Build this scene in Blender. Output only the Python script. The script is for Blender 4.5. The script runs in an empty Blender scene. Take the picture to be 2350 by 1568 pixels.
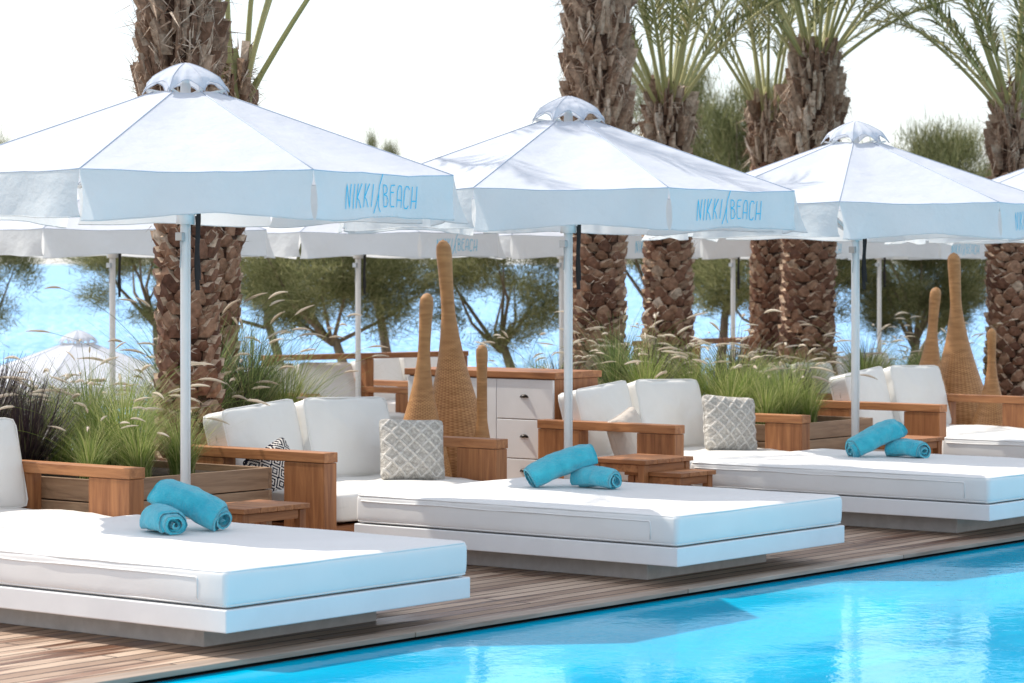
import bpy, math, random
import numpy as np
from mathutils import Vector, Matrix, Quaternion, noise
R=random.Random(7)
scene=bpy.context.scene
COL=scene.collection
# ---------------------------------------------------------------- layout frame
# s runs along the pool edge, b runs away from the pool
PHI=math.radians(51.6)
RX,RY=math.cos(PHI),math.sin(PHI)
OX,OY=0.789,13.4
def P(s,b): return (OX+s*RX-b*RY, OY+s*RY+b*RX)
# ---------------------------------------------------------------- node helpers
def newmat(name,base=(.8,.8,.8),rough=.6,spec=.5,metal=0):
    m=bpy.data.materials.new(name); m.use_nodes=True
    nt=m.node_tree; b=nt.nodes['Principled BSDF']
    b.inputs['Base Color'].default_value=(*base,1)
    b.inputs['Roughness'].default_value=rough
    b.inputs['Specular IOR Level'].default_value=spec
    b.inputs['Metallic'].default_value=metal
    return m,nt,b
def N(nt,t,**kw):
    n=nt.nodes.new(t)
    for k,v in kw.items():
        if k in n.inputs: n.inputs[k].default_value=v
        else: setattr(n,k,v)
    return n
def L(nt,a,b): nt.links.new(a,b)
def coords(nt,scale=(1,1,1),rnd=True):
    tc=N(nt,'ShaderNodeTexCoord')
    out=tc.outputs['Object']
    if rnd:
        oi=N(nt,'ShaderNodeObjectInfo')
        mu=N(nt,'ShaderNodeMath',operation='MULTIPLY'); mu.inputs[1].default_value=17
        L(nt,oi.outputs['Random'],mu.inputs[0])
        va=N(nt,'ShaderNodeVectorMath',operation='ADD')
        L(nt,out,va.inputs[0]); L(nt,mu.outputs[0],va.inputs[1]); out=va.outputs[0]
    mp=N(nt,'ShaderNodeMapping'); mp.inputs['Scale'].default_value=scale
    L(nt,out,mp.inputs['Vector'])
    return mp.outputs[0]
def ramp(nt,fac,stops,interp='LINEAR'):
    r=N(nt,'ShaderNodeValToRGB'); r.color_ramp.interpolation=interp
    e=r.color_ramp.elements
    while len(e)<len(stops): e.new(.5)
    for el,(p,c) in zip(e,stops):
        el.position=p; el.color=(*c,1) if len(c)==3 else c
    L(nt,fac,r.inputs[0]); return r.outputs[0]
def noi(nt,vec,scale,detail=4,rough=.55,dist=0):
    n=N(nt,'ShaderNodeTexNoise'); n.inputs['Scale'].default_value=scale
    n.inputs['Detail'].default_value=detail; n.inputs['Roughness'].default_value=rough
    n.inputs['Distortion'].default_value=dist
    L(nt,vec,n.inputs['Vector']); return n.outputs['Fac']
def mixc(nt,a,b,fac,mode='MIX'):
    m=N(nt,'ShaderNodeMix',data_type='RGBA',blend_type=mode)
    if isinstance(fac,(int,float)): m.inputs[0].default_value=fac
    else: L(nt,fac,m.inputs[0])
    for i,v in ((6,a),(7,b)):
        if isinstance(v,tuple): m.inputs[i].default_value=(*v,1)
        else: L(nt,v,m.inputs[i])
    return m.outputs[2]
def bump(nt,b,h,strength=.3,dist=.01,prev=None):
    bm=N(nt,'ShaderNodeBump'); bm.inputs['Strength'].default_value=strength; bm.inputs['Distance'].default_value=dist
    L(nt,h,bm.inputs['Height'])
    if prev is not None: L(nt,prev,bm.inputs['Normal'])
    if b is not None: L(nt,bm.outputs[0],b.inputs['Normal'])
    return bm.outputs[0]
def translucent(nt,b,col,fac):
    t=N(nt,'ShaderNodeBsdfTranslucent')
    if isinstance(col,tuple): t.inputs[0].default_value=(*col,1)
    else: L(nt,col,t.inputs[0])
    mx=N(nt,'ShaderNodeMixShader'); mx.inputs[0].default_value=fac
    out=nt.nodes['Material Output']
    L(nt,b.outputs[0],mx.inputs[1]); L(nt,t.outputs[0],mx.inputs[2]); L(nt,mx.outputs[0],out.inputs[0])
# ---------------------------------------------------------------- materials
def mat_fabric():
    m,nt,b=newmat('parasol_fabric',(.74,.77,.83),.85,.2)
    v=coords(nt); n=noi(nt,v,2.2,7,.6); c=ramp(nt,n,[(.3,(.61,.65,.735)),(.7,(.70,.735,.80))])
    L(nt,c,b.inputs['Base Color'])
    n2=noi(nt,v,6,4); w=noi(nt,v,260,2); p=bump(nt,None,n2,.5,.03); bump(nt,b,w,.15,.002,p)
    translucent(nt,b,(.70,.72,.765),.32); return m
def mat_valance():
    m,nt,b=newmat('parasol_valance_fabric',(.74,.78,.83),.85,.2)
    v=coords(nt); n=noi(nt,v,3.5,6); c=ramp(nt,n,[(.3,(.74,.78,.80)),(.7,(.82,.86,.88))])
    L(nt,c,b.inputs['Base Color'])
    n2=noi(nt,v,7,4); bump(nt,b,n2,.6,.03)
    translucent(nt,b,(.84,.84,.83),.44); return m
def mat_paint(name='white_paint',c=(.81,.815,.82),r=.45):
    m,nt,b=newmat(name,c,r)
    v=coords(nt); n=noi(nt,v,5,6); cc=ramp(nt,n,[(.3,tuple(x*.93 for x in c)),(.7,c)])
    L(nt,cc,b.inputs['Base Color']); bump(nt,b,noi(nt,v,40,3),.08,.003); return m
def mat_cushion(name,c=(.76,.75,.73),scale=5,st=.35):
    m,nt,b=newmat(name,c,.55,.35)
    v=coords(nt); n=noi(nt,v,3,5); cc=ramp(nt,n,[(.3,tuple(x*.95 for x in c)),(.7,c)])
    L(nt,cc,b.inputs['Base Color'])
    p=bump(nt,None,noi(nt,v,scale,4,.5,.6),st,.03); bump(nt,b,noi(nt,v,220,2),.12,.002,p); return m
def mat_wood(name,axis,dark=(.24,.088,.034),light=(.57,.262,.105),rough=.5):
    m,nt,b=newmat(name,light,rough,.4)
    sc=[9,9,9]; sc['xyz'.index(axis)]=.7
    v=coords(nt,tuple(sc)); n=noi(nt,v,3,9,.62,.8)
    geo=N(nt,'ShaderNodeNewGeometry')
    c=ramp(nt,n,[(.28,dark),(.5,tuple((a+d)/2 for a,d in zip(dark,light))),(.72,light)])
    is_=ramp(nt,geo.outputs['Random Per Island'],[(0,(.72,.66,.63)),(1,(1.0,1.0,1.0))])
    c=mixc(nt,c,is_,1.0,'MULTIPLY')
    L(nt,c,b.inputs['Base Color'])
    sc2=[60,60,60]; sc2['xyz'.index(axis)]=2
    v2=coords(nt,tuple(sc2)); bump(nt,b,noi(nt,v2,2,4),.25,.003); return m
def mat_deck():
    m,nt,b=newmat('deck_boards',(.2,.12,.08),.5,.45)
    v=coords(nt,(1,1,1),False)
    br=N(nt,'ShaderNodeTexBrick'); br.offset=.37; br.squash=1
    for k,val in (('Scale',1),('Brick Width',2.4),('Row Height',.095),('Mortar Size',.006),('Mortar Smooth',.1),('Bias',0)): br.inputs[k].default_value=val
    br.inputs['Color1'].default_value=(.33,.225,.16,1); br.inputs['Color2'].default_value=(.64,.50,.385,1); br.inputs['Mortar'].default_value=(.025,.015,.01,1)
    L(nt,v,br.inputs['Vector'])
    v2=coords(nt,(1.2,30,1),False); g=noi(nt,v2,3,8,.6,.2)
    c=mixc(nt,br.outputs['Color'],ramp(nt,g,[(.3,(.6,.56,.53)),(.7,(1.08,1.06,1.04))]),1,'MULTIPLY')
    v3=coords(nt,(.8,10.5,1),False); w=ramp(nt,noi(nt,v3,1.0,2,.5),[(.50,(0,0,0)),(.56,(1,1,1))])
    v4=coords(nt,(.5,.8,1),False); w2=ramp(nt,noi(nt,v4,1.1,3,.5),[(.42,(0,0,0)),(.55,(1,1,1))])
    mm=N(nt,'ShaderNodeMath',operation='MULTIPLY'); L(nt,w,mm.inputs[0]); L(nt,w2,mm.inputs[1]); w=mm.outputs[0]
    c=mixc(nt,c,mixc(nt,c,(.42,.25,.18),1,'MULTIPLY'),w)
    L(nt,c,b.inputs['Base Color'])
    rr=N(nt,'ShaderNodeMapRange'); rr.inputs[3].default_value=.62; rr.inputs[4].default_value=.28; L(nt,w,rr.inputs[0]); L(nt,rr.outputs[0],b.inputs['Roughness'])
    inv=N(nt,'ShaderNodeMath',operation='SUBTRACT'); inv.inputs[0].default_value=1; L(nt,br.outputs['Fac'],inv.inputs[1])
    p=bump(nt,None,inv.outputs[0],.9,.006); bump(nt,b,g,.3,.004,p); return m
def mat_simple_noise(name,c1,c2,scale=8,rough=.85,bs=.4,bd=.01,spec=.3,stretch=(1,1,1)):
    m,nt,b=newmat(name,c1,rough,spec)
    v=coords(nt,stretch); n=noi(nt,v,scale,8,.6,.2)
    L(nt,ramp(nt,n,[(.3,c1),(.7,c2)]),b.inputs['Base Color']); bump(nt,b,n,bs,bd); return m
def mat_island(name,stops,rough=.75,tr=None,trf=.35,nscale=None):
    m,nt,b=newmat(name,stops[0][1],rough,.3)
    geo=N(nt,'ShaderNodeNewGeometry'); c=ramp(nt,geo.outputs['Random Per Island'],stops)
    if nscale:
        v=coords(nt); n=noi(nt,v,nscale,6); c=mixc(nt,c,ramp(nt,n,[(.3,(.5,.48,.46)),(.7,(1.15,1.15,1.15))]),1,'MULTIPLY'); bump(nt,b,n,.6,.02)
    L(nt,c,b.inputs['Base Color'])
    if tr: translucent(nt,b,c if tr is True else tr,trf)
    return m
def mat_water():
    m,nt,b=newmat('pool_water_surface',(0.0,.33,.62),.02,.34)
    b.inputs['IOR'].default_value=1.33
    v=coords(nt,(.4,1,1),False)
    n=noi(nt,v,.9,4,.55,.8)
    c=ramp(nt,n,[(.36,(.0,.38,.66)),(.64,(.0,.54,.81))])
    L(nt,c,b.inputs['Base Color'])
    v1=coords(nt,(1.0,1.0,1),False)
    a=noi(nt,v1,1.3,2,.4,.5); d=noi(nt,v1,7,4,.6,.6); f=noi(nt,v1,22,2,.5,.3)
    p=bump(nt,None,a,.10,.05); p=bump(nt,None,d,.16,.009,p); bump(nt,b,f,.25,.0030,p); return m
def mat_sea():
    m,nt,b=newmat('sea_surface',(.08,.28,.52),.6,.08)
    v=coords(nt,(2.2,.5,1),False)
    n=noi(nt,v,1.0,8,.75,.3); v2=coords(nt,(.01,.03,1),False); n2=noi(nt,v2,1,4)
    c=ramp(nt,n,[(.36,(.15,.35,.62)),(.50,(.24,.45,.70)),(.60,(.44,.63,.82)),(.66,(.95,.97,1))])  # last, near-white stop paints sun sparkles into the sea colour
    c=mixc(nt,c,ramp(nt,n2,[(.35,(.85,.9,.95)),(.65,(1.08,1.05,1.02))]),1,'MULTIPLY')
    L(nt,c,b.inputs['Base Color']); return m
def mat_wicker():
    m,nt,b=newmat('woven_wicker',(.45,.24,.09),.5,.35)
    tc=N(nt,'ShaderNodeTexCoord'); sep=N(nt,'ShaderNodeSeparateXYZ'); L(nt,tc.outputs['UV'],sep.inputs[0])
    def sn(inp,f):
        mu=N(nt,'ShaderNodeMath',operation='MULTIPLY'); L(nt,inp,mu.inputs[0]); mu.inputs[1].default_value=f
        s=N(nt,'ShaderNodeMath',operation='SINE'); L(nt,mu.outputs[0],s.inputs[0]); return s.outputs[0]
    su=sn(sep.outputs[0],2*math.pi*20); sv=sn(sep.outputs[1],2*math.pi*100)
    pr=N(nt,'ShaderNodeMath',operation='MULTIPLY'); L(nt,su,pr.inputs[0]); L(nt,sv,pr.inputs[1])
    sc=N(nt,'ShaderNodeMath',operation='MULTIPLY'); L(nt,sn(sep.outputs[0],2*math.pi*40),sc.inputs[0]); sc.inputs[1].default_value=.5
    ad=N(nt,'ShaderNodeMath',operation='ADD'); L(nt,pr.outputs[0],ad.inputs[0]); L(nt,sc.outputs[0],ad.inputs[1])
    mr=N(nt,'ShaderNodeMapRange'); mr.inputs[1].default_value=-1.5; mr.inputs[2].default_value=1.5; L(nt,ad.outputs[0],mr.inputs[0])
    c=ramp(nt,mr.outputs[0],[(.05,(.33,.155,.055)),(.45,(.47,.245,.095)),(.9,(.60,.335,.145))])
    v=coords(nt,(1,1,6)); c=mixc(nt,c,ramp(nt,noi(nt,v,9,6,.7),[(.3,(.62,.55,.48)),(.7,(1.12,1.12,1.12))]),1,'MULTIPLY')
    L(nt,c,b.inputs['Base Color']); bump(nt,b,mr.outputs[0],.4,.004); return m
def mat_towel():
    m,nt,b=newmat('terry_towel',(.02,.36,.50),.95,.1)
    v=coords(nt); n=noi(nt,v,16,4)
    L(nt,ramp(nt,n,[(.3,(.03,.46,.62)),(.7,(.07,.61,.76))]),b.inputs['Base Color'])
    b.inputs['Sheen Weight'].default_value=.5
    p=bump(nt,None,n,.9,.02); bump(nt,b,noi(nt,v,200,3),1.0,.008,p); return m
def mat_pattern():
    m,nt,b=newmat('black_ikat_fabric',(.1,.1,.1),.9,.1)
    tc=N(nt,'ShaderNodeTexCoord'); sep=N(nt,'ShaderNodeSeparateXYZ'); L(nt,tc.outputs['Object'],sep.inputs[0])
    def pp(o,s):
        p=N(nt,'ShaderNodeMath',operation='PINGPONG'); L(nt,o,p.inputs[0]); p.inputs[1].default_value=s; return p.outputs[0]
    st=N(nt,'ShaderNodeMath',operation='SNAP'); L(nt,pp(sep.outputs[2],.040),st.inputs[0]); st.inputs[1].default_value=.006
    a=N(nt,'ShaderNodeMath',operation='ADD'); L(nt,pp(sep.outputs[0],.052),a.inputs[0]); L(nt,st.outputs[0],a.inputs[1])
    q=pp(a.outputs[0],.0115)
    mr=N(nt,'ShaderNodeMapRange'); mr.inputs[1].default_value=0; mr.inputs[2].default_value=.0115; L(nt,q,mr.inputs[0])
    c=ramp(nt,mr.outputs[0],[(0,(.02,.02,.035)),(.55,(.72,.68,.62))],'CONSTANT')
    L(nt,c,b.inputs['Base Color']); return m
def mat_macrame():
    m,nt,b=newmat('macrame_cord',(.6,.57,.52),.95,.1)
    tc=N(nt,'ShaderNodeTexCoord'); sep=N(nt,'ShaderNodeSeparateXYZ'); L(nt,tc.outputs['Object'],sep.inputs[0])
    def diag(op):
        a=N(nt,'ShaderNodeMath',operation=op); L(nt,sep.outputs[0],a.inputs[0]); L(nt,sep.outputs[2],a.inputs[1])
        o=N(nt,'ShaderNodeMath',operation='ADD'); L(nt,a.outputs[0],o.inputs[0]); o.inputs[1].default_value=.0425+8.5
        p=N(nt,'ShaderNodeMath',operation='PINGPONG'); L(nt,o.outputs[0],p.inputs[0]); p.inputs[1].default_value=.0425; return p.outputs[0]
    mn=N(nt,'ShaderNodeMath',operation='MINIMUM'); L(nt,diag('ADD'),mn.inputs[0]); L(nt,diag('SUBTRACT'),mn.inputs[1])
    mr=N(nt,'ShaderNodeMapRange'); mr.inputs[1].default_value=0; mr.inputs[2].default_value=.0425; L(nt,mn.outputs[0],mr.inputs[0])
    v=coords(nt); n=noi(nt,v,70,3)
    c=ramp(nt,mr.outputs[0],[(.0,(.70,.67,.62)),(.22,(.67,.64,.59)),(.32,(.40,.37,.33)),(.45,(.60,.57,.52)),(.62,(.44,.41,.37)),(.8,(.58,.55,.50))])  # light cord ridges; the greyer stops paint groove shade into the colour
    c=mixc(nt,c,ramp(nt,n,[(.35,(.70,.69,.68)),(.65,(1.05,1.05,1.05))]),1,'MULTIPLY')
    L(nt,c,b.inputs['Base Color']); bump(nt,b,n,.6,.006); return m
M={}
M['fabric']=mat_fabric(); M['valance']=mat_valance(); M['paint']=mat_paint(); M['pole']=mat_paint('white_aluminium',(.84,.835,.82),.3)
M['vinyl']=mat_cushion('white_mattress_cover',(.82,.81,.795),2.2,.18); M['cushion']=mat_cushion('cream_cushion_fabric',(.81,.79,.75),4.5,.4)
M['woodx']=mat_wood('hardwood_grain_x','x'); M['woody']=mat_wood('hardwood_grain_y','y'); M['woodz']=mat_wood('hardwood_grain_z','z')
M['plankx']=mat_wood('planter_plank_x','x',(.22,.135,.08),(.50,.34,.215)); M['planky']=mat_wood('planter_plank_y','y',(.22,.135,.08),(.50,.34,.215))
M['coping']=mat_wood('weathered_coping','x',(.26,.20,.155),(.54,.46,.38))
M['deck']=mat_deck()
M['concrete']=mat_simple_noise('grey_concrete',(.54,.51,.48),(.66,.63,.60),12,.9,.3,.004)
M['stone']=mat_simple_noise('terrace_paving',(.30,.26,.21),(.42,.37,.31),5)
M['soil']=mat_simple_noise('soil',(.035,.025,.018),(.09,.065,.045),20,1,.8,.03)
M['sand']=mat_simple_noise('sand',(.34,.29,.22),(.45,.39,.30),3)
M['bark']=mat_simple_noise('tree_bark',(.12,.09,.065),(.26,.20,.15),18,.9,.8,.02,.2,(1,1,.3))
M['core']=mat_simple_noise('palm_core',(.04,.020,.013),(.10,.055,.035),22,.95,.9,.03)
M['boot']=mat_island('palm_leaf_base',[(0,(.14,.065,.042)),(.5,(.255,.13,.082)),(1,(.41,.25,.165))],.8,nscale=24)
M['boottop']=mat_island('palm_cut_face',[(0,(.42,.28,.18)),(1,(.74,.57,.42))],.9,nscale=30)  # pale cut tops of the leaf bases, with a sunlit tan painted in
M['rag']=mat_island('palm_dry_husk',[(0,(.18,.10,.065)),(.4,(.34,.23,.16)),(.8,(.52,.40,.30)),(1,(.70,.58,.47))],.9,nscale=26)
M['petiole']=mat_island('palm_petiole',[(0,(.24,.24,.09)),(1,(.42,.39,.18))],.55)
M['leaflet']=mat_island('palm_leaflet',[(0,(.08,.095,.032)),(.6,(.16,.18,.065)),(1,(.34,.29,.15))],.55,True,.4)
M['feather']=mat_island('tamarisk_foliage',[(0,(.085,.10,.04)),(.5,(.20,.215,.09)),(1,(.38,.36,.19))],.85,True,.45)
M['grass']=mat_island('green_grass_blade',[(0,(.12,.19,.04)),(.6,(.30,.37,.10)),(1,(.60,.56,.28))],.55,True,.45)
M['purple']=mat_island('purple_grass_blade',[(0,(.024,.016,.022)),(.6,(.05,.035,.038)),(.85,(.09,.07,.055)),(1,(.16,.17,.08))],.5,True,.15)
M['blue']=mat_island('dark_green_grass_blade',[(0,(.05,.09,.035)),(.4,(.13,.20,.065)),(.75,(.26,.32,.11)),(1,(.48,.45,.24))],.5,True,.4)
M['plume']=mat_island('grass_plume',[(0,(.70,.61,.50)),(1,(.88,.81,.70))],.9,True,.45)
M['water']=mat_water(); M['sea']=mat_sea(); M['wicker']=mat_wicker(); M['towel']=mat_towel(); M['pattern']=mat_pattern()
M['macrame']=mat_macrame()
M['beige']=mat_cushion('beige_woven_fabric',(.60,.53,.46),9,.6)
M['strap']=newmat('black_webbing',(.012,.012,.014),.7)[0]
M['dark']=newmat('dark_metal',(.03,.025,.022),.4,.5,.8)[0]
M['steel']=newmat('steel',(.45,.45,.45),.35,.5,1)[0]
M['ink']=newmat('blue_print',(.06,.54,.76),.8,.2)[0]
M['seam']=newmat('seam_thread',(.50,.56,.66),.8,.2)[0]
M['shadowgap']=newmat('dark_gap',(.02,.018,.018),.8)[0]
# ---------------------------------------------------------------- geometry builder
class G:
    def __init__(s): s.v=[]; s.f=[]; s.m=[]
    def add(s,vs,fs,mi=0):
        o=len(s.v); s.v.extend(vs)
        for f in fs: s.f.append(tuple(o+i for i in f)); s.m.append(mi)
    def box(s,x0,x1,y0,y1,z0,z1,mi=0):
        s.add([(x0,y0,z0),(x1,y0,z0),(x1,y1,z0),(x0,y1,z0),(x0,y0,z1),(x1,y0,z1),(x1,y1,z1),(x0,y1,z1)],
              [(0,3,2,1),(4,5,6,7),(0,1,5,4),(1,2,6,5),(2,3,7,6),(3,0,4,7)],mi)
    def tube(s,path,r,n=8,mi=0,closed=False,cap=True):
        pts=[Vector(p) for p in path]; k=len(pts); rr=r if hasattr(r,'__len__') else [r]*k
        vs=[]; up=Vector((0,0,1)); prev=None
        for i,p in enumerate(pts):
            if closed: t=(pts[(i+1)%k]-pts[i-1])
            else: t=pts[min(i+1,k-1)]-pts[max(i-1,0)]
            t.normalize()
            if prev is None:
                a=up if abs(t.z)<.9 else Vector((1,0,0)); u=t.cross(a).normalized()
            else:
                u=(prev-t*prev.dot(t)).normalized()
            prev=u; w=t.cross(u)
            for j in range(n):
                an=2*math.pi*j/n; vs.append(tuple(p+(u*math.cos(an)+w*math.sin(an))*rr[i]))
        fs=[]
        for i in range(k if closed else k-1):
            a=i*n; b_=((i+1)%k)*n
            for j in range(n): fs.append((a+j,a+(j+1)%n,b_+(j+1)%n,b_+j))
        if cap and not closed: fs.append(tuple(range(n-1,-1,-1))); fs.append(tuple(range((k-1)*n,k*n)))
        s.add(vs,fs,mi)
    def obj(s,name,mats,parent=None,smooth=False,bevel=0,uv=None):
        me=bpy.data.meshes.new(name); me.from_pydata([tuple(v) for v in s.v],[],s.f)
        for m in mats: me.materials.append(M[m])
        if any(s.m): me.polygons.foreach_set('material_index',s.m)
        if smooth: me.polygons.foreach_set('use_smooth',[True]*len(s.f))
        me.update()
        o=bpy.data.objects.new(name,me); COL.objects.link(o)
        if parent: o.parent=parent
        if bevel:
            b=o.modifiers.new('bevel','BEVEL'); b.width=bevel; b.segments=2; b.limit_method='ANGLE'
        return o
def empty(name,label,cat,group=None):
    o=bpy.data.objects.new(name,None); o.empty_display_size=.2; COL.objects.link(o); tag(o,label,cat,group); return o
def tag(o,label,cat,group=None):
    o['label']=label; o['category']=cat
    if group: o['group']=group
def place(o,s,b,z=0,rot=0):
    x,y=P(s,b); o.location=(x,y,z); o.rotation_euler=(0,0,PHI+rot)
def dup(root,label=None):
    def rec(o,par):
        c=o.copy(); COL.objects.link(c)
        if par is not None:
            c.parent=par
        for ch in o.children: rec(ch,c)
        return c
    c=rec(root,None)
    if label: c['label']=label
    return c
def structure(o): o['kind']='structure'; return o
# puffy cushion: w along x, h along z, t thickness along y
def cushion(w,h,t,n=18,k=9,edge=.45,pinch=0,disp=None,seed=0,wr=.006):
    g=G(); idx={}; verts=[]; faces=[]
    def vid(p):
        key=tuple(round(c*1000) for c in p)
        if key in idx: return idx[key]
        x,y,z=p
        d=(abs(x)**k+abs(y)**k+abs(z)**k)**(1/k)
        x,y,z=x/d,y/d,z/d
        f=math.sqrt(max(0,(1-abs(x)**3)*(1-abs(z)**3)))
        yy=y*(edge+(1-edge)*f)
        xx=x*(1-pinch*(1-z*z)); zz=z*(1-pinch*(1-x*x))
        q=Vector((xx*w/2,yy*t/2,zz*h/2))
        nz=noise.noise(Vector((q.x*6+seed*3.1,q.y*6,q.z*6)))*wr*2+noise.noise(Vector((q.x*16+seed,q.y*16,q.z*16)))*wr*.6
        q.y+=nz*(1 if y>0 else -1)
        if disp and abs(y)>.5: q.y+=disp(q.x,q.z)*(1 if y>0 else -1)*min(1,f*3)
        idx[key]=len(verts); verts.append(tuple(q)); return idx[key]
    ax=[(0,1,2),(1,2,0),(2,0,1)]
    for a,b_,c in ax:
        for sg in (-1,1):
            for i in range(n):
                for j in range(n):
                    q=[]
                    for di,dj in ((0,0),(1,0),(1,1),(0,1)):
                        p=[0,0,0]; p[a]=sg; p[b_]=-1+2*(i+di)/n; p[c]=-1+2*(j+dj)/n; q.append(vid(p))
                    faces.append(tuple(q) if sg>0 else tuple(reversed(q)))
    g.add(verts,faces); return g
def rim_pipe(g,w,h,k=9,r=.006,y=0,pinch=0,mi=0):
    pts=[]
    for i in range(64):
        a=2*math.pi*i/64; x,z=math.cos(a),math.sin(a); d=(abs(x)**k+abs(z)**k)**(1/k); x/=d; z/=d
        pts.append((x*(1-pinch*(1-z*z))*w/2*1.003,y,z*(1-pinch*(1-x*x))*h/2*1.003))
    g.tube(pts,r,6,mi,closed=True)
# ---------------------------------------------------------------- ground & water
S0,S1=-30,70
def sheet(name,mat,pts,z,nrot=True):
    g=G(); g.add([(a,b_,z) for a,b_ in pts],[(0,1,2,3)]); o=g.obj(name,[mat]); place(o,0,0); return structure(o)
POOL=-.065
g=G(); g.box(S0,S1,POOL+.105,6.7,-.030,0); o=g.obj('deck',['deck']); place(o,0,0); structure(o)
g=G()
k=S0
while k<S1:
    g.box(k,k+1.994,POOL,POOL+.10,-.018,.003+R.uniform(0,.002)); k+=2
o=g.obj('pool_coping',['coping'],bevel=.003); place(o,0,0); structure(o)
g=G(); g.box(S0,S1,POOL+.02,POOL+.3,-1.4,-.032); o=g.obj('pool_wall',['shadowgap']); place(o,0,0); structure(o)
sheet('pool_water','water',[(S0,-26),(S1,-26),(S1,POOL+.02),(S0,POOL+.02)],-.034)
g=G(); g.box(S0,S1,6.7,11,-.4,-.145); o=g.obj('terrace',['stone']); place(o,0,0); structure(o)
g=G(); bs=[11,14,18,24]; zs=[-.15,-1.63,-1.75,-2.6]
vs=[];fs=[]; ns=50
for i in range(ns+1):
    for j in range(4): vs.append((S0+(S1-S0)*i/ns,bs[j],zs[j]+(R.uniform(-.05,.05) if j in(1,2) else 0)))
for i in range(ns):
    for j in range(3): a=i*4+j; fs.append((a,a+4,a+5,a+1))
g.add(vs,fs); o=g.obj('beach',['sand']); place(o,0,0); structure(o)
g=G(); g.add([(-3000,12,-2),(3000,12,-2),(3000,9000,-2),(-3000,9000,-2)],[(0,1,2,3)]); o=g.obj('sea',['sea'])
o.location=(0,8,0); structure(o)
# long planting bed
g=G(); g.box(-6,30,4.66,6.6,0,.27); o=g.obj('planting_bed',['soil']); place(o,0,0); structure(o)
g=G()
for k in range(3): g.box(-6,30,4.62,4.655,.0+k*.1,.095+k*.1)
o=g.obj('planting_bed_edging',['plankx'],bevel=.003); place(o,0,0); tag(o,'low brown timber edging along the planting bed','edging')
# planter boxes
def planter():
    r=empty('planter_box','wooden plank planter box filled with ornamental grass','planter','planter boxes between the sofas')
    w,d,h=1.14,1.95,.47
    for (a,b_) in ((-.025,0),(d,d+.025)):
        g=G()
        for k in range(4): g.box(0,w,a,b_,k*.118,k*.118+.112)
        g.obj('plank_wall',['plankx'],r,bevel=.003)
    for (a,b_) in ((-.026,-.001),(w+.001,w+.026)):
        g=G()
        for k in range(4): g.box(a,b_,-.024,d+.024,k*.118,k*.118+.112)
        g.obj('plank_wall',['planky'],r,bevel=.003)
    g=G(); g.box(.004,w-.004,.004,d-.004,.02,h-.04); g.obj('soil_fill',['soil'],r)
    return r
pl=planter(); place(pl,-1.24,2.6)
p2=dup(pl); place(p2,4.90,2.6)
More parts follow.
